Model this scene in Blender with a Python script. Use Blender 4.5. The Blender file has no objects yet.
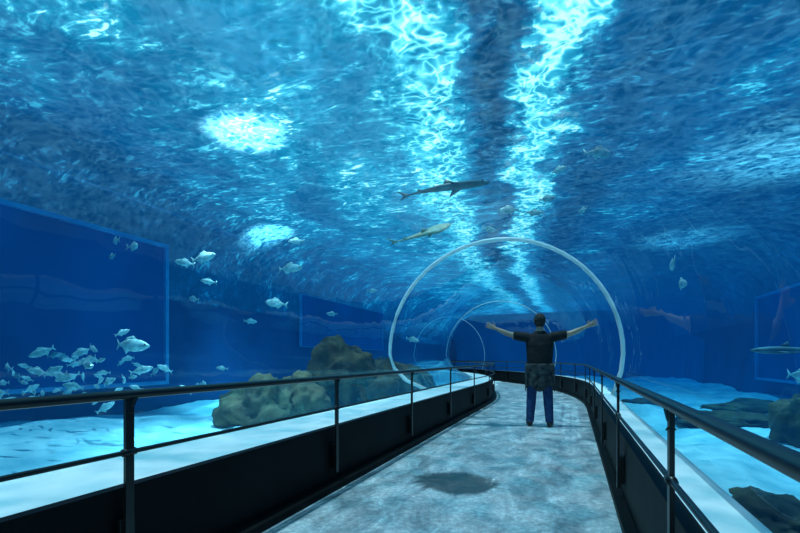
import bpy, bmesh, math, random
from mathutils import Vector, Matrix, noise as mnoise
random.seed(7)
sc=bpy.context.scene
sc.view_settings.view_transform='Standard'
TH=math.radians(21.8)

# ------------------------------------------------------------ helpers
def new_mat(name):
    m=bpy.data.materials.new(name); m.use_nodes=True
    m.node_tree.nodes.clear()
    return m
class NT:
    def __init__(s,m):
        s.t=m.node_tree; s.n=s.t.nodes
        s.out=s.n.new('ShaderNodeOutputMaterial')
    def link(s,a,b): s.t.links.new(a,b)
    def put(s,sock,v):
        if isinstance(v,bpy.types.NodeSocket): s.link(v,sock)
        else: sock.default_value=v
    def node(s,typ,ins={},**kw):
        n=s.n.new(typ)
        for k,v in kw.items(): setattr(n,k,v)
        for k,v in ins.items(): s.put(n.inputs[k],v)
        return n
    def math(s,op,a,b=0.0,c=None,clamp=False):
        n=s.n.new('ShaderNodeMath'); n.operation=op; n.use_clamp=clamp
        s.put(n.inputs[0],a); s.put(n.inputs[1],b)
        if c is not None: s.put(n.inputs[2],c)
        return n.outputs[0]
    def noise(s,vec,scale,detail=3,rough=.5,dist=0):
        n=s.node('ShaderNodeTexNoise',{'Scale':scale,'Detail':detail,'Roughness':rough,'Distortion':dist})
        if vec is not None: s.link(vec,n.inputs['Vector'])
        return n
    def ramp(s,fac,stops,interp='LINEAR'):
        n=s.n.new('ShaderNodeValToRGB'); cr=n.color_ramp; cr.interpolation=interp
        while len(cr.elements)<len(stops): cr.elements.new(.5)
        for e,(p,c) in zip(cr.elements,stops):
            e.position=p
            e.color=(c,c,c,1) if isinstance(c,(int,float)) else (*c,1)
        s.put(n.inputs[0],fac); return n.outputs[0]
    def coord(s): return s.n.new('ShaderNodeTexCoord').outputs['Object']

def simple_mat(name,c1,c2=None,scale=5,rough=.6,metal=0,bump=0,spec=.5,detail=4):
    m=new_mat(name); t=NT(m)
    co=t.coord(); nz=t.noise(co,scale,detail)
    col=t.ramp(nz.outputs['Fac'],[(.35,c1),(.65,c2 if c2 else c1)])
    b=t.node('ShaderNodeBsdfPrincipled',{'Base Color':col,'Roughness':rough,'Metallic':metal,'Specular IOR Level':spec})
    if bump:
        bp=t.node('ShaderNodeBump',{'Strength':bump,'Distance':.05,'Height':nz.outputs['Fac']})
        t.link(bp.outputs[0],b.inputs['Normal'])
    t.link(b.outputs[0],t.out.inputs['Surface'])
    return m

def mesh_obj(name,verts,faces,mat=None,smooth=False,parent=None):
    me=bpy.data.meshes.new(name); me.from_pydata([tuple(v) for v in verts],[],faces); me.update()
    o=bpy.data.objects.new(name,me); sc.collection.objects.link(o)
    if mat: me.materials.append(mat)
    if smooth:
        for p in me.polygons: p.use_smooth=True
    if parent: o.parent=parent
    return o
def empty(name,loc=(0,0,0),rot=(0,0,0)):
    e=bpy.data.objects.new(name,None); sc.collection.objects.link(e)
    e.location=loc; e.rotation_euler=rot; e.empty_display_size=.2
    return e

# centreline: straight to S0, then bending left with radius RC
S0,RC=10.0,17.0
def cl(s,x,z):
    if s<=S0: return Vector((x,s,z))
    p=(s-S0)/RC
    return Vector((-RC*(1-math.cos(p))+x*math.cos(p), S0+RC*math.sin(p)+x*math.sin(p), z))
def srange(a,b,step=.5):
    n=max(1,int(round((b-a)/step))); return [a+(b-a)*i/n for i in range(n+1)]
def sweep(name,prof,s0,s1,mat,closed=True,smooth=False,parent=None,step=.5,flip=False,caps=True):
    ss=srange(s0,s1,step); V=[];F=[];n=len(prof)
    for s in ss:
        for x,z in prof: V.append(cl(s,x,z))
    m=n if closed else n-1
    for i in range(len(ss)-1):
        for j in range(m):
            a=i*n+j;b=i*n+(j+1)%n
            f=(a,b,b+n,a+n)
            F.append(f[::-1] if flip else f)
    if closed and caps:
        F.append(tuple(range(n))[::-1]); F.append(tuple(range((len(ss)-1)*n,len(ss)*n)))
    return mesh_obj(name,V,F,mat,smooth,parent)
def rect(x0,x1,z0,z1): return [(x0,z0),(x0,z1),(x1,z1),(x1,z0)]
def circ(x,z,r,n=14): return [(x+r*math.cos(2*math.pi*k/n),z+r*math.sin(2*math.pi*k/n)) for k in range(n)]
def box(name,x0,x1,y0,y1,z0,z1,mat,parent=None):
    V=[(x,y,z) for x in (x0,x1) for y in (y0,y1) for z in (z0,z1)]
    F=[(0,1,3,2),(4,6,7,5),(0,4,5,1),(2,3,7,6),(0,2,6,4),(1,5,7,3)]
    return mesh_obj(name,V,F,mat,False,parent)
def tube(name,pts,r,mat,parent=None,n=10):
    V=[];F=[];pts=[Vector(p) for p in pts]
    for i,p in enumerate(pts):
        d=(pts[min(i+1,len(pts)-1)]-pts[max(i-1,0)]).normalized()
        up=Vector((0,0,1)) if abs(d.z)<.95 else Vector((0,1,0))
        a=d.cross(up).normalized(); b=a.cross(d)
        rr=r[i] if isinstance(r,(list,tuple)) else r
        for k in range(n):
            t=2*math.pi*k/n; V.append(p+(a*math.cos(t)+b*math.sin(t))*rr)
    for i in range(len(pts)-1):
        for k in range(n):
            a=i*n+k;b=i*n+(k+1)%n; F.append((a,b,b+n,a+n))
    F.append(tuple(range(n))[::-1]); F.append(tuple(range((len(pts)-1)*n,len(pts)*n)))
    return mesh_obj(name,V,F,mat,True,parent)
def join(objs,name):
    bpy.ops.object.select_all(action='DESELECT')
    for o in objs: o.select_set(True)
    bpy.context.view_layer.objects.active=objs[0]
    bpy.ops.object.join(); o=bpy.context.view_layer.objects.active; o.name=name; o.data.name=name
    return o

# ------------------------------------------------------------ materials
ZS=4.5
m_water=new_mat('acrylic_and_water'); t=NT(m_water)
tr=t.node('ShaderNodeBsdfTransparent',{'Color':(.95,.99,1,1)})
nz=t.noise(t.coord(),1.1,2)
bp=t.node('ShaderNodeBump',{'Strength':.16,'Distance':.08,'Height':nz.outputs['Fac']})
gl=t.node('ShaderNodeBsdfGlossy',{'Color':(.85,.97,1,1),'Roughness':.02,'Normal':bp.outputs[0]})
fr=t.node('ShaderNodeLayerWeight',{'Blend':.27})
fac=t.math('MULTIPLY',fr.outputs['Fresnel'],.7)
mx=t.node('ShaderNodeMixShader',{0:fac}); t.link(tr.outputs[0],mx.inputs[1]); t.link(gl.outputs[0],mx.inputs[2])
t.link(mx.outputs[0],t.out.inputs['Surface'])
ab=t.node('ShaderNodeVolumeAbsorption',{'Color':(.0,.68,.82,1),'Density':.20})
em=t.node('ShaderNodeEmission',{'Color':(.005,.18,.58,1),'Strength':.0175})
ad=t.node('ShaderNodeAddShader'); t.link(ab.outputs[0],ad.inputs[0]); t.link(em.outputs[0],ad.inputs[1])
t.link(ad.outputs[0],t.out.inputs['Volume'])

# rippled water surface seen from below, light bands and sparkles painted in as emission
m_surf=new_mat('rippled_water_surface'); t=NT(m_surf)
co=t.coord(); sep=t.node('ShaderNodeSeparateXYZ',{0:co})
X,Y=sep.outputs[0],sep.outputs[1]
def warped(vec,scale,amt,detail=2):
    w=t.noise(vec,scale,detail,.5)
    wv=t.node('ShaderNodeVectorMath',{0:w.outputs['Color'],1:(.5,.5,.5)},operation='SUBTRACT')
    ws=t.node('ShaderNodeVectorMath',{0:wv.outputs[0],'Scale':amt},operation='SCALE')
    return t.node('ShaderNodeVectorMath',{0:vec,1:ws.outputs[0]},operation='ADD').outputs[0]
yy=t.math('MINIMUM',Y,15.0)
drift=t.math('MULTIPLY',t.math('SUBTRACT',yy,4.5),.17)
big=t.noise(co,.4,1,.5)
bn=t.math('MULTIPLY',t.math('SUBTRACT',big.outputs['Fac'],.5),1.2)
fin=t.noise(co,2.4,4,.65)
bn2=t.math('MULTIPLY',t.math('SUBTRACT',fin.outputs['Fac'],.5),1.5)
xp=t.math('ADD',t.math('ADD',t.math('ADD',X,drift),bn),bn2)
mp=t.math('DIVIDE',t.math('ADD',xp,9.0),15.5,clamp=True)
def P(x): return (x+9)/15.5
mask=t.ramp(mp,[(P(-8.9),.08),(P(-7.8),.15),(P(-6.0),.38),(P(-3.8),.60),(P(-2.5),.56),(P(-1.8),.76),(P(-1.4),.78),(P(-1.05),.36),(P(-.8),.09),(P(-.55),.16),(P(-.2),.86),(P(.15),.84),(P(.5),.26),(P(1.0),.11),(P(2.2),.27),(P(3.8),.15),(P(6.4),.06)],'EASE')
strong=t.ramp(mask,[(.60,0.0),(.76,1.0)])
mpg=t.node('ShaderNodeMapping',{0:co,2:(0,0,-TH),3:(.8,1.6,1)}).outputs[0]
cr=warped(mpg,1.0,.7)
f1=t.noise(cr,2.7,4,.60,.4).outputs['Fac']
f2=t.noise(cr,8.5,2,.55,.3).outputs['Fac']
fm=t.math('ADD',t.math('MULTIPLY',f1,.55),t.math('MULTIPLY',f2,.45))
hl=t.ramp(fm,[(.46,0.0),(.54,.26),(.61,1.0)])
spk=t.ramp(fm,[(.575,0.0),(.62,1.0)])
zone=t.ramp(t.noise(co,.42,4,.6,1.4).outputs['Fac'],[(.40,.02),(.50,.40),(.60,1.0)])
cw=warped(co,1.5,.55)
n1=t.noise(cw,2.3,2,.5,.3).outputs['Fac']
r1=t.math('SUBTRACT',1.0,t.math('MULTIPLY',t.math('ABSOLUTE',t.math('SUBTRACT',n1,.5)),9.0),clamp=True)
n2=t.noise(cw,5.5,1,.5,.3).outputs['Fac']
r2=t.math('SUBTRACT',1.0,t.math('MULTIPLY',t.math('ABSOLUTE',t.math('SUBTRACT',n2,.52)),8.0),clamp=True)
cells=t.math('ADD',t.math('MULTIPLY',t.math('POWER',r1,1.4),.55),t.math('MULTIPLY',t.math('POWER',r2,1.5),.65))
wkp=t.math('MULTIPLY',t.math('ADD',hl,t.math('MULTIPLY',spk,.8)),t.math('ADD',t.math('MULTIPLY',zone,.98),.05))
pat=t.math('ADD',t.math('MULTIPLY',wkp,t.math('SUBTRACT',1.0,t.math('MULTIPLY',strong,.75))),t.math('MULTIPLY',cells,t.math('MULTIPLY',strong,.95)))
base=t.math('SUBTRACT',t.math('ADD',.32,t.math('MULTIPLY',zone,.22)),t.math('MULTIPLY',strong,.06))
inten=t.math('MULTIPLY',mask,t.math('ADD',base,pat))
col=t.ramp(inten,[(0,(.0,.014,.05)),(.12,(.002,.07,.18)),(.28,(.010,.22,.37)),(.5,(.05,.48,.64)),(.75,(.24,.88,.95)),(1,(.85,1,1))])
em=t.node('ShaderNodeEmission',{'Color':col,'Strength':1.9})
tl=t.node('ShaderNodeBsdfTranslucent',{'Color':t.ramp(t.math('ADD',t.math('MULTIPLY',hl,.6),t.math('MULTIPLY',cells,.6)),[(.0,(.002,.010,.014)),(.9,(.06,.085,.09))])})
ad=t.node('ShaderNodeAddShader'); t.link(em.outputs[0],ad.inputs[0]); t.link(tl.outputs[0],ad.inputs[1])
trn=t.node('ShaderNodeBsdfTransparent',{'Color':t.ramp(cells,[(0,(.35,.6,.65)),(.7,(1,1,1))])})
mx=t.node('ShaderNodeMixShader',{0:.35}); t.link(ad.outputs[0],mx.inputs[1]); t.link(trn.outputs[0],mx.inputs[2])
t.link(mx.outputs[0],t.out.inputs['Surface'])

m_black=simple_mat('black_painted_steel',(.004,.005,.006),(.009,.010,.011),8,.35)
m_panel=simple_mat('black_panel',(.002,.0025,.003),(.005,.006,.007),3,.6,bump=.1,spec=.15)
m_ledge=simple_mat('white_ledge',(.66,.78,.80),(.90,.96,.96),3,.5,bump=.1)
m_ring=simple_mat('pale_acrylic_joint',(.78,.85,.85),(.9,.95,.95),4,.3)
m_sand=simple_mat('white_sand',(.50,.68,.72),(.92,.96,.94),1.3,.9,bump=.8,detail=7)
m_rock=simple_mat('mossy_rock',(.028,.017,.009),(.19,.11,.048),2.2,.9,bump=1,detail=8)
m_tank=simple_mat('blue_tank_wall',(.002,.035,.13),(.01,.09,.25),.35,.8)
m_floor=new_mat('worn_concrete'); t=NT(m_floor)
co=t.coord()
mpf=t.node('ShaderNodeMapping',{0:co,3:(1.5,.75,1)}).outputs[0]
a=t.noise(mpf,2.6,8,.72,.6).outputs['Fac']; b=t.noise(co,24,5,.75).outputs['Fac']
cc=t.math('ADD',t.math('MULTIPLY',a,.62),t.math('MULTIPLY',b,.38))
col=t.ramp(cc,[(.38,(.17,.19,.21)),(.47,(.30,.34,.37)),(.53,(.42,.47,.50)),(.62,(.68,.74,.77))])
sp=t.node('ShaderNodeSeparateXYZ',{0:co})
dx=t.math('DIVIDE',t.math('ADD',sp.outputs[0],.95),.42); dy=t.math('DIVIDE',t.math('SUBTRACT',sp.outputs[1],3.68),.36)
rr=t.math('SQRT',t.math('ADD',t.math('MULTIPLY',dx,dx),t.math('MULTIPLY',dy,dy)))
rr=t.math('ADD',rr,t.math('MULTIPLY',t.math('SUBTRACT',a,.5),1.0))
dm=t.ramp(rr,[(.75,.20),(1.05,1.0)])  # dark oval, an overhead swimmer's shadow painted into the floor colour
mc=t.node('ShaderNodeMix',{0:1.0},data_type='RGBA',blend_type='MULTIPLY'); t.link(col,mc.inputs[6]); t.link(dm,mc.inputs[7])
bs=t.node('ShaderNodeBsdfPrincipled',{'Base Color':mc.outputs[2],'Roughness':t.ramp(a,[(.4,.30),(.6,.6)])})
bp=t.node('ShaderNodeBump',{'Strength':.5,'Distance':.02,'Height':cc}); t.link(bp.outputs[0],bs.inputs['Normal'])
t.link(bs.outputs[0],t.out.inputs['Surface'])
def emis(name,c,s):
    m=new_mat(name); t=NT(m); 
    nz=t.noise(t.coord(),.6,2)
    col=t.ramp(nz.outputs['Fac'],[(.3,tuple(k*.6 for k in c)),(.7,c)])
    e=t.node('ShaderNodeEmission',{'Color':col,'Strength':s}); t.link(e.outputs[0],t.out.inputs['Surface']); return m
m_win=emis('lit_blue_window',(.002,.07,.34),.6)
m_wfr=simple_mat('window_frame_blue',(.05,.30,.56),(.09,.40,.66),2,.5)

# ------------------------------------------------------------ tunnel
prof=[(-2.5,.5),(-2.9,.66),(-3.15,.88)]
for k in range(0,33):
    an=math.pi-math.pi*k/32; prof.append((-1.25+2*math.cos(an),1.16+2*math.sin(an)))
prof+=[(.72,.88),(.66,.68),(.6,.5)]
SE=25.5
water=sweep('tunnel_tube',prof,-4,SE,m_water,closed=False,smooth=True,caps=False)
top=mesh_obj('water_top',[(-9.5,-6.5,ZS+.1),(7,-6.5,ZS+.1),(7,34.5,ZS+.1),(-9.5,34.5,ZS+.1)],[(0,1,2,3)],m_water)
me=water.data; pl=me.polygons[len(prof)//2]
if pl.normal.z>0: me.flip_normals()
water=join([water,top],'aquarium_water')
for p in water.data.polygons: p.use_smooth=True

# water surface, rounding down into the tank walls
RR=2.0
sp_=[]
for k in range(11):
    an=math.pi-math.pi/2*k/10; sp_.append((-8.99+RR+RR*math.cos(an),ZS-RR+RR*math.sin(an)))
for k in range(11):
    an=math.pi/2-math.pi/2*k/10; sp_.append((6.49-RR+RR*math.cos(an),ZS-RR+RR*math.sin(an)))
V=[];F=[];n=len(sp_)
for y in (-5.99,33.99):
    for x,z in sp_: V.append((x,y,z))
for j in range(n-1): F.append((j,j+1,j+1+n,j+n)[::-1])
mesh_obj('water_surface',V,F,m_surf,True)

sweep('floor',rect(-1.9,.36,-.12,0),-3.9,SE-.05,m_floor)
pl=empty('parapet_left')
sweep('panel',rect(-1.96,-1.90,-.5,.5),-3.9,SE-.05,m_panel,parent=pl)
sweep('kerb',rect(-1.90,-1.80,0,.05),-3.9,SE-.05,m_panel,parent=pl)
sweep('ledge',rect(-2.56,-1.96,-.5,.49),-3.9,SE-.05,m_ledge,parent=pl)
pr=empty('parapet_right')
sweep('panel',rect(.36,.42,-.5,.5),-3.9,SE-.05,m_panel,parent=pr)
sweep('kerb',rect(.29,.36,0,.05),-3.9,SE-.05,m_panel,parent=pr)
sweep('ledge',rect(.42,.64,-.5,.49),-3.9,SE-.05,m_ledge,parent=pr)

def railing(name,x,side,s0):
    e=empty(name)
    sweep('top_rail',circ(x,.925,.021),-3.85,SE-.1,m_black,smooth=True,parent=e)
    sweep('lower_rail',circ(x,.665,.011),-3.85,SE-.1,m_black,smooth=True,parent=e)
    s=s0; i=1
    while s<SE-.5:
        a=[cl(s-.02,x-.008,.12),cl(s-.02,x+.008,.12),cl(s+.02,x+.008,.12),cl(s+.02,x-.008,.12)]
        b=[v+Vector((0,0,.79)) for v in a]
        mesh_obj('post_%d'%i,a+b,[(3,2,1,0),(4,5,6,7),(0,1,5,4),(1,2,6,5),(2,3,7,6),(3,0,4,7)],m_black,parent=e)
        tube('saddle_%d'%i,[cl(s,x,.84),cl(s+.012,x,.87),cl(s+.02,x,.91)],[.018,.012,.02],m_black,e,8)
        tube('clip_%d'%i,[cl(s-.03,x,.665),cl(s+.03,x,.665)],.018,m_black,e,8)
        p=[cl(s-.035,x+side*.010,.16),cl(s+.035,x+side*.010,.16),cl(s+.035,x+side*.010,.36),cl(s-.035,x+side*.010,.36)]
        q=[cl(s-.035,x+side*.038,.16),cl(s+.035,x+side*.038,.16),cl(s+.035,x+side*.038,.36),cl(s-.035,x+side*.038,.36)]
        mesh_obj('plate_%d'%i,p+q,[(0,1,2,3),(7,6,5,4),(0,4,5,1),(1,5,6,2),(2,6,7,3),(3,7,4,0)],m_black,parent=e)
        s+=1.85; i+=1
railing('handrail',-1.86,-1,-.5)
railing('handrail.001',.32,1,-.11)

def ring(s,r=.03):
    pts=[cl(s,*p) for p in prof]
    return tube('tunnel_ring',pts,r,m_ring)
for s,r in ((7.6,.034),(16.5,.015),(23.0,.012)): ring(s,r)

def endwall(name,s,mat):
    pts=[cl(s,x,z) for x,z in prof]+[cl(s,.6,-.05),cl(s,-2.5,-.05)]
    mesh_obj(name,pts,[tuple(range(len(pts)))],mat)
endwall('wall_far',SE-.02,m_tank); endwall('wall_back',-3.95,m_tank)

# ------------------------------------------------------------ tank shell
box('tank_wall_left',-9.2,-9,-6,34,-1.2,ZS+.08,m_tank)
box('tank_wall_right',6.5,6.7,-6,34,-1.2,ZS+.08,m_tank)
box('tank_wall_far',-9.2,6.7,34,34.2,-1.2,ZS+.08,m_tank)
box('tank_wall_near',-9.2,6.7,-6.2,-6,-1.2,ZS+.08,m_tank)
def window(name,xw,y0,y1,z0,z1,side,fw=.10):
    e=empty(name)
    s=side
    x0,x1=sorted((xw,xw+s*.03)); box('pane',x0,x1,y0,y1,z0,z1,m_win,e)
    x0,x1=sorted((xw,xw+s*.10))
    box('frame_top',x0,x1,y0-fw,y1+fw,z1,z1+fw,m_wfr,e); box('frame_bottom',x0,x1,y0-fw,y1+fw,z0-fw,z0,m_wfr,e)
    box('frame_a',x0,x1,y0-fw,y0,z0,z1,m_wfr,e); box('frame_b',x0,x1,y1,y1+fw,z0,z1,m_wfr,e)
window('window_1',-8.55,-2.5,7.0,.58,3.56,1,.08)
window('window_2',-8.8,12.6,19.5,1.5,3.3,1,.02)
window('window_3',6.2,11,19.0,.4,3.2,-1,.08)

V=[];F=[];nx,ny=110,240
for j in range(ny+1):
    y=-5.95+39.9*j/ny
    for i in range(nx+1):
        x=-8.95+15.4*i/nx
        z=(-.06 if x<-1 else -.24)+.22*mnoise.noise(Vector((x*.5,y*.35,3)))+.09*mnoise.noise(Vector((x*2,y*1.3,1)))+.03*mnoise.noise(Vector((x*5,y*4,1)))
        if -2.7<x<.8: z=min(z,-.2)
        V.append((x,y,z))
for j in range(ny):
    for i in range(nx):
        a=j*(nx+1)+i; F.append((a,a+1,a+nx+2,a+nx+1))
mesh_obj('sand_bed',V,F,m_sand,True)

def rock(name,lumps,seed=0):
    bm=bmesh.new()
    for k,(c,r) in enumerate(lumps):
        ret=bmesh.ops.create_icosphere(bm,subdivisions=5,radius=1)
        for v in ret['verts']:
            d=v.co.copy(); o=Vector((seed+k*3.1,seed*1.7,k))
            f=1+.26*mnoise.noise(d*1.2+o)+.20*mnoise.noise(d*2.6+o)+.10*mnoise.noise(d*6+o)+.05*mnoise.noise(d*14+o)
            v.co=Vector((d.x*r[0],d.y*r[1],d.z*r[2]))*f+Vector(c)
    me=bpy.data.meshes.new(name); bm.to_mesh(me); bm.free(); me.materials.append(m_rock)
    for p in me.polygons: p.use_smooth=True
    o=bpy.data.objects.new(name,me); sc.collection.objects.link(o); return o
rock('reef_rock',[((-5.0,6.0,.1),(.58,.66,.66)),((-4.75,6.7,.15),(.6,.6,.58))],2)
rock('reef_rock',[((-4.6,8.1,.45),(.72,.75,.98)),((-4.0,9.2,.3),(.75,.8,.72)),((-4.2,8.5,.1),(.9,.9,.7))],21)
rock('reef_rock',[((-5.0,12.5,.0),(1.2,1,.8)),((-6.2,13.6,.2),(1,1,.9))],5)
rock('reef_rock',[((1.65,4.75,-.35),(.38,.6,.22)),((2.1,4.5,-.35),(.35,.4,.25))],8)
rock('reef_rock',[((3.15,7.9,.0),(.42,.5,.62)),((3.7,8.5,.0),(.6,.6,.8))],11)
rock('reef_rock',[((2.9,10.6,-.2),(.9,.7,.2))],14)
rock('reef_rock',[((4.4,13.0,-.2),(1.2,.7,.24))],15)
rock('reef_rock',[((2.0,13.5,-.2),(.7,.5,.18))],17)

# ------------------------------------------------------------ fish
m_fish=simple_mat('silver_fish_skin',(.30,.40,.40),(.78,.86,.82),11,.3)
m_fishd=simple_mat('grey_shark_skin',(.06,.08,.10),(.13,.17,.19),5,.5)
m_gold=simple_mat('golden_fish_skin',(.40,.36,.24),(.55,.52,.36),6,.5)
m_eye=simple_mat('fish_eye',(.005,.005,.005),None,3,.1)
def fish_geo(L,H,W,bend=0.0,kind='fish'):
    V=[];F=[];n=14
    if kind=='fish':
        pr=[(0.5,.02,.02),(.46,.26,.35),(.38,.55,.7),(.26,.86,.95),(.1,1,1),(-.08,.92,.85),(-.22,.62,.55),(-.33,.30,.28),(-.39,.17,.14),(-.42,.15,.08)]
    elif kind=='shark':
        pr=[(0.5,.04,.1),(.46,.35,.55),(.38,.7,.85),(.25,.95,1),(.1,1,1),(-.05,.85,.85),(-.2,.55,.55),(-.33,.3,.3),(-.42,.18,.16),(-.46,.16,.10)]
    else:
        pr=[(0.5,.05,.2),(.44,.5,.9),(.34,.9,1.7),(.22,1,2.0),(.1,1,1.4),(-.02,.9,.9),(-.18,.6,.55),(-.32,.35,.3),(-.42,.2,.15),(-.46,.15,.1)]
    def bx(x): return bend*L*(x-.1)**2*(1 if x<.1 else .3)
    for x,h,w in pr:
        for k in range(n):
            a=2*math.pi*k/n
            V.append((x*L, bx(x)+w*W/2*math.cos(a), h*H/2*math.sin(a)))
    m=len(pr)
    for i in range(m-1):
        for k in range(n):
            a=i*n+k;b=i*n+(k+1)%n; F.append((a,b,b+n,a+n))
    F.append(tuple(range(n))); F.append(tuple(range((m-1)*n,m*n))[::-1])
    def fin(pts,th=.006):
        c=len(V)
        for p in pts: V.append((p[0]*L,bx(p[0])+p[1]*L+th*L,p[2]*L))
        for p in pts: V.append((p[0]*L,bx(p[0])+p[1]*L-th*L,p[2]*L))
        k=len(pts); F.append(tuple(range(c,c+k))); F.append(tuple(range(c+k,c+2*k))[::-1])
        for i in range(k): F.append((c+i,c+(i+1)%k,c+k+(i+1)%k,c+k+i))
    h=H/L/2
    if kind=='fish':
        fin([(-.40,0,h*.15),(-.52,0,h*.85),(-.47,0,0),(-.52,0,-h*.85),(-.40,0,-h*.15)])
        fin([(.18,0,h*.85),(.05,0,h*1.45),(-.12,0,h*1.15),(-.28,0,h*.45),(-.1,0,h*.7)])
        fin([(-.05,0,-h*.85),(-.14,0,-h*1.35),(-.28,0,-h*.5),(-.18,0,-h*.55)])
        for s in (1,-1): fin([(.2,s*W/L*.45,-h*.2),(.08,s*(W/L*.45+.05),-h*.75),(.12,s*W/L*.48,-h*.35)],.003)
    else:
        fin([(-.42,0,h*.1),(-.58,0,h*2.2),(-.5,0,h*.3),(-.54,0,-h*.9),(-.42,0,-h*.15)])
        fin([(.12,0,h*.8),(0.0,0,h*2.3),(-.03,0,h*.75)])
        fin([(-.25,0,h*.4),(-.32,0,h*1.0),(-.33,0,h*.3)])
        for s in (1,-1):
            c=len(V); sp=.22 if kind=='shark' else .14
            for q in [(.22,.3,-.2),(.04,sp/(W/L),-.9),(.08,.35,-.25)]:
                for dz in (.004,-.004): V.append((q[0]*L,bx(q[0])+s*q[1]*W,(q[2]*h+dz)*L))
            F+= [(c,c+2,c+4),(c+1,c+5,c+3),(c,c+1,c+3,c+2),(c+2,c+3,c+5,c+4),(c+4,c+5,c+1,c)]
    return V,F
def add_fish(name,loc,yaw,L=.4,H=.15,W=.07,kind='fish',mat=None,pitch=0,roll=0,bend=.3):
    V,F=fish_geo(L,H,W,bend,kind)
    o=mesh_obj(name,V,F,mat or m_fish,True)
    o.location=loc; o.rotation_euler=(roll,pitch,yaw)
    bm=bmesh.new(); bm.from_mesh(o.data); o.data.materials.append(m_eye)
    for s in (1,-1):
        r=bmesh.ops.create_icosphere(bm,subdivisions=1,radius=.016*L+.002,matrix=Matrix.Translation((.41*L,s*W*.26,H*.1)))
        fs=set()
        for v in r['verts']:
            for f in v.link_faces: fs.add(f)
        for f in fs: f.material_index=1
    bm.normal_update(); bmesh.ops.recalc_face_normals(bm,faces=bm.faces)
    bm.to_mesh(o.data); bm.free()
    return o
R=math.radians
for (x,y,z,yaw,L) in [(-6.9,4.78,3.0,R(150),.34),(-6.63,4.9,2.91,R(-20),.36),(-7.6,5.2,2.9,R(160),.28),
    (-5.86,5.2,2.64,R(200),.34),(-5.57,5.32,2.73,R(10),.44),(-5.51,5.34,2.34,R(190),.28),
    (-4.87,6.67,2.76,R(12),.48),(-5.13,6.57,2.11,R(185),.46),(-5.72,4.18,1.27,R(15),.56),(-4.4,6.2,3.1,R(200),.28),
    (-4.1,11.2,1.6,R(30),.4),(1.3,7.0,2.4,R(80),.4),(1.45,7.2,2.15,R(60),.4),(.36,6.6,3.95,R(40),.45),(-.4,8.0,3.9,R(20),.3),(-1.1,8.2,3.85,R(200),.4),(-.7,9.0,4.0,R(10),.35),
    (-7.2,6.6,2.3,R(170),.3),(-6.6,7.6,1.9,R(20),.3),(-5.6,9.4,2.2,R(190),.3),(-5.0,10.5,2.9,R(15),.3),
    (-1.7,9.6,3.95,R(40),.34),(.2,9.2,4.0,R(120),.32),(-.2,7.2,4.05,R(-30),.28),(2.9,7.4,.85,R(20),.5)]:
    add_fish('silver_fish',(x,y,z),yaw,L,L*.33,L*.16,pitch=R(random.uniform(-12,12)),bend=random.uniform(-.5,.5))
school=[]
for i in range(70):
    x=random.gauss(-6.8,.75); y=random.gauss(4.2,.8); z=random.gauss(.85,.27)
    x=max(x,-8.2)
    L=random.uniform(.14,.30)
    school.append(add_fish('f',(x,y,max(.4,z)),R(random.choice([10,190])+random.uniform(-50,50)),L,L*.34,L*.16,pitch=R(random.uniform(-35,35)),bend=random.uniform(-.6,.6)))
join(school,'fish_school')
add_fish('shark',(-1.86,6.6,3.8),R(15),1.4,.11,.2,'shark',m_fishd,pitch=R(-4),bend=.4)
add_fish('guitarfish',(-2.8,8.25,3.6),R(25),1.25,.10,.2,'guitar',m_gold,pitch=R(-20),roll=R(35),bend=.2)
add_fish('shark',(2.8,7.6,1.2),R(190),.95,.11,.12,'shark',m_fishd,bend=.3)

# ------------------------------------------------------------ man
def loft(secs,n=20,frame=None):
    u,v=frame; V=[];F=[]
    for c,ru,rv in secs:
        for k in range(n):
            a=2*math.pi*k/n; V.append(Vector(c)+u*ru*math.cos(a)+v*rv*math.sin(a))
    m=len(secs)
    for i in range(m-1):
        for k in range(n):
            a=i*n+k;b=i*n+(k+1)%n; F.append((a,b,b+n,a+n))
    F.append(tuple(range(n))[::-1]); F.append(tuple(range((m-1)*n,m*n)))
    return V,F
UX,UY,UZ=Vector((1,0,0)),Vector((0,1,0)),Vector((0,0,1))
BV=[];BF=[]
def addp(VF):
    V,F=VF; c=len(BV); BV.extend(V); BF.extend([tuple(i+c for i in f) for f in F])
def ball(c,r,n=16):
    secs=[]
    for i in range(n+1):
        a=-math.pi/2+math.pi*i/n
        cs=max(math.cos(a),.02)
        secs.append((Vector(c)+UZ*r[2]*math.sin(a),r[0]*cs,r[1]*cs))
    addp(loft(secs,20,(UX,UY)))
addp(loft([((0,0,.86),.12,.10),((0,0,.90),.175,.125),((0,-.005,.98),.195,.14),((0,-.005,1.08),.20,.14),((0,0,1.18),.205,.14),((0,0,1.30),.215,.135),((0,.0,1.38),.215,.12),((0,-.005,1.44),.19,.10),((0,-.005,1.49),.12,.08),((0,0,1.53),.07,.065)],28,(UX,UY)))
addp(loft([((0,-.005,1.46),.062,.062),((0,0,1.53),.058,.06),((0,.01,1.62),.056,.06)],20,(UX,UY)))
ball((0,.012,1.685),(.076,.095,.108))
ball((0,.055,1.625),(.048,.045,.04))
ball((0,.112,1.668),(.012,.018,.022))
ball((0,.095,1.632),(.024,.014,.008))
ball((0,.088,1.705),(.05,.016,.010))
for s in (1,-1): ball((s*.08,.0,1.67),(.012,.02,.032))
ball((0,-.01,1.70),(.090,.104,.106))
ball((0,-.05,1.64),(.072,.058,.075))
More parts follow.
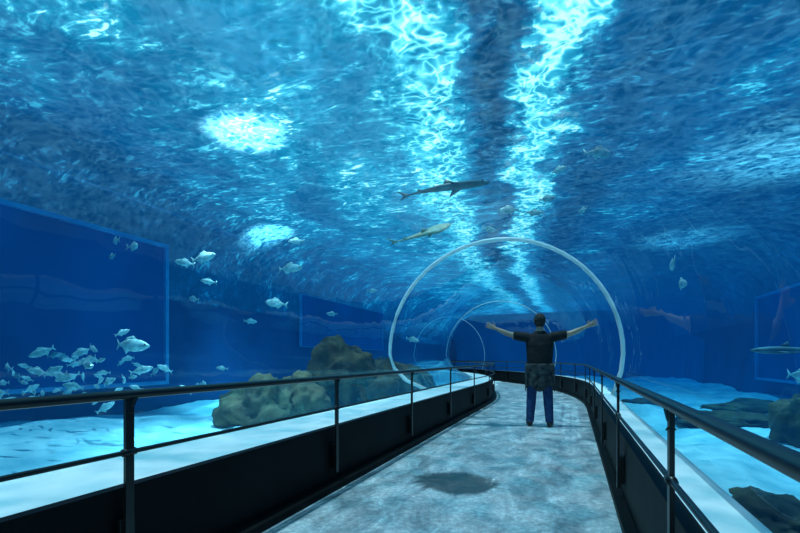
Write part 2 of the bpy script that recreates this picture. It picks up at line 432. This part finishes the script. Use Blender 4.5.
for s in (1,-1):
    addp(loft([((s*.10,0,.93),.095,.115),((s*.105,0,.80),.098,.108),((s*.115,.005,.62),.085,.092),((s*.125,.01,.50),.075,.08),((s*.132,0,.36),.074,.08),((s*.142,-.01,.20),.066,.072),((s*.15,-.01,.07),.062,.07)],20,(UX,UY)))
    addp(loft([((s*.147,-.095,.045),.025,.03),((s*.148,-.08,.05),.042,.048),((s*.15,-.03,.05),.045,.05),((s*.158,.06,.045),.048,.045),((s*.168,.13,.035),.05,.035),((s*.172,.18,.028),.03,.022)],16,(UX,UZ)))
    d=(Vector((s*.47,0,1.475))-Vector((s*.17,0,1.415))).normalized(); v=UY
    u=d.cross(v).normalized()
    addp(loft([((s*.12,0,1.395),.07,.085),((s*.20,0,1.425),.082,.085),((s*.28,0,1.438),.078,.076),((s*.37,0,1.455),.072,.070),((s*.41,0,1.463),.070,.067)],20,(u,v)))
    addp(loft([((s*.30,0,1.44),.05,.052),((s*.40,0,1.462),.047,.05),((s*.47,0,1.478),.043,.045),((s*.53,.005,1.503),.044,.044),((s*.60,.01,1.535),.037,.036),((s*.70,.015,1.582),.026,.028)],18,(u,v)))
    hd=Vector((s*.90,.04,.42)).normalized(); hu=UY.cross(hd).normalized()
    if hu.z<0: hu=-hu
    hv=hd.cross(hu).normalized()
    w=Vector((s*.69,.015,1.577))
    addp(loft([(w,.024,.024),(w+hd*.03,.032,.019),(w+hd*.07,.041,.017),(w+hd*.105,.040,.014),(w+hd*.115,.032,.010)],16,(hu,hv)))
    for j,(off,L) in enumerate([(.031,.070),(.011,.080),(-.010,.074),(-.030,.058)]):
        b=w+hd*.09+hu*off; fd=(hd+hu*off*6+UY*.05).normalized(); f2=(fd+UY*.25).normalized()
        p=[b,b+fd*(.02+L*.45),b+fd*(.02+L*.45)+f2*L*.35,b+fd*(.02+L*.45)+f2*L*.60]
        rr=[.0095,.009,.0082,.006]
        secs=[(q,r,r) for q,r in zip(p,rr)]
        addp(loft(secs,10,(hu,hv)))
    tb=w+hd*.02+hu*.015; td=(hd*.6+hu*.8).normalized(); t2=(hd*.85+hu*.5).normalized()
    addp(loft([(tb,.013,.013),(tb+td*.045,.012,.012),(tb+td*.045+t2*.03,.010,.010),(tb+td*.045+t2*.048,.007,.007)],10,(td.cross(UY).normalized(),hv)))
tmp=mesh_obj('tmp',BV,BF)
bm=bmesh.new(); bm.from_mesh(tmp.data); bmesh.ops.recalc_face_normals(bm,faces=bm.faces); bm.to_mesh(tmp.data); bm.free()
md=tmp.modifiers.new('r','REMESH'); md.mode='VOXEL'; md.voxel_size=.006
ms=tmp.modifiers.new('s','SMOOTH'); ms.factor=.5; ms.iterations=3
dg=bpy.context.evaluated_depsgraph_get()
bme=bpy.data.meshes.new_from_object(tmp.evaluated_get(dg)); bpy.data.objects.remove(tmp)
m_skin=simple_mat('skin',(.42,.25,.18),(.50,.31,.22),12,.5)
m_shirt=simple_mat('black_tshirt',(.003,.004,.006),(.008,.009,.012),10,.85,bump=.3)
m_jean=simple_mat('blue_jeans',(.012,.04,.13),(.03,.08,.22),20,.85,bump=.3)
m_shoe=simple_mat('dark_shoes',(.012,.012,.014),(.03,.03,.03),8,.5)
m_hair=simple_mat('dark_brown_hair',(.006,.004,.003),(.03,.018,.012),45,.6,bump=.8)
m_jack=simple_mat('dark_patterned_fabric',(.008,.010,.013),(.08,.09,.09),13,.9,bump=.3,detail=2)
bme.materials.clear()
for m in (m_skin,m_shirt,m_jean,m_shoe,m_hair): bme.materials.append(m)
for p in bme.polygons:
    c=p.center; x,y,z=abs(c.x),c.y,c.z
    if x>.405: k=0
    elif z<.082: k=3
    elif z<.95: k=2
    elif z<1.50 or (z<1.535 and math.hypot(x,y)>.072): k=1
    elif z>1.585 and (y<.03-max(0,1.66-z)*.5 and not(x>.086 and z<1.70) or z>1.735): k=4
    else: k=0
    p.material_index=k; p.use_smooth=True
man=empty('man',(-.48,7.22,0),(0,0,R(3)))
bme.name='man_body'
body=bpy.data.objects.new('body',bme); sc.collection.objects.link(body); body.parent=man
for v in bme.vertices:
    if v.co.z>1.62 and v.co.y<.03 or v.co.z>1.74:
        if abs(v.co.x)<.11: v.co+=v.normal*.006*mnoise.noise(v.co*60)
for s in (1,-1):
    bm=bmesh.new(); bmesh.ops.create_icosphere(bm,subdivisions=2,radius=.011,matrix=Matrix.Translation((s*.03,.096,1.688)))
    me=bpy.data.meshes.new('eye'); bm.to_mesh(me); bm.free(); me.materials.append(m_eye)
    o=bpy.data.objects.new('eye',me); sc.collection.objects.link(o); o.parent=man
V=[];F=[];n=60;hs=[(1.00,.208,.150),(.97,.212,.152),(.90,.214,.152),(.80,.215,.152),(.72,.214,.152),(.66,.214,.152),(.61,.212,.150)]
for i,(z,rx,ry) in enumerate(hs):
    for k in range(n+1):
        a=math.pi/2+.35+(2*math.pi-.7)*k/n
        f=1+.03*(i/6)*math.sin(a*9+i*.3)
        V.append((rx*f*math.cos(a),ry*f*math.sin(a)-.005,z-(.05*math.cos(a*4) if i==6 else 0)))
for i in range(len(hs)-1):
    for k in range(n): a=i*(n+1)+k; F.append((a,a+1,a+n+2,a+n+1))
j=mesh_obj('tied_jacket',V,F,m_jack,True,man); so=j.modifiers.new('s','SOLIDIFY'); so.thickness=.012
tube('sleeve_knot',[(-.15,.12,.98),(-.05,.16,.975),(0,.175,.95),(.05,.16,.975),(.15,.12,.98)],[.02,.026,.035,.026,.02],m_jack,man)
tube('hanging_sleeve',[(0,.175,.95),(.02,.175,.85),(.03,.17,.70),(.03,.165,.62)],[.025,.03,.03,.028],m_jack,man)

# ------------------------------------------------------------ lights
def spot(name,loc,target,power,size,col=(.75,.95,1),r=.05,blend=.6):
    l=bpy.data.lights.new(name,'SPOT'); l.energy=power; l.spot_size=R(size); l.spot_blend=blend; l.color=col; l.shadow_soft_size=r
    o=bpy.data.objects.new(name,l); sc.collection.objects.link(o); o.location=loc
    o.rotation_euler=(Vector(target)-Vector(loc)).to_track_quat('-Z','Y').to_euler(); return o
sun=bpy.data.lights.new('sun','SUN'); sun.energy=8; sun.angle=.03; sun.color=(.85,.97,1)
so=bpy.data.objects.new('sun',sun); sc.collection.objects.link(so); so.rotation_euler=(R(6),R(-8),0)
spot('added_sand_fill',(-4.6,5.2,6.2),(-4.6,5.2,0),13000,46,blend=1)
spot('added_sand_fill',(-7.5,9.4,6.2),(-7.5,9.4,0),13000,48,blend=1)
spot('added_sand_fill',(3.8,9.0,7.4),(3.2,9.0,0),8000,70,blend=1)  # added fill light to brighten the right-hand sand
spot('added_sand_fill',(3.0,14.5,7.4),(3.0,14.5,0),5000,60,blend=1)  # second added fill, weaker, for the farther right sand and ripples
w=bpy.data.worlds.new('World'); sc.world=w; w.use_nodes=True
w.node_tree.nodes['Background'].inputs[0].default_value=(.02,.10,.2,1); w.node_tree.nodes['Background'].inputs[1].default_value=.3

# ------------------------------------------------------------ camera
cam=bpy.data.cameras.new('camera'); co=bpy.data.objects.new('camera',cam); sc.collection.objects.link(co)
cam.lens=430/800*36; cam.sensor_width=36; cam.shift_y=(358-266.5)/800; cam.clip_start=.05
co.location=(0,0,1.09); co.rotation_euler=(R(90),0,TH)
sc.camera=co
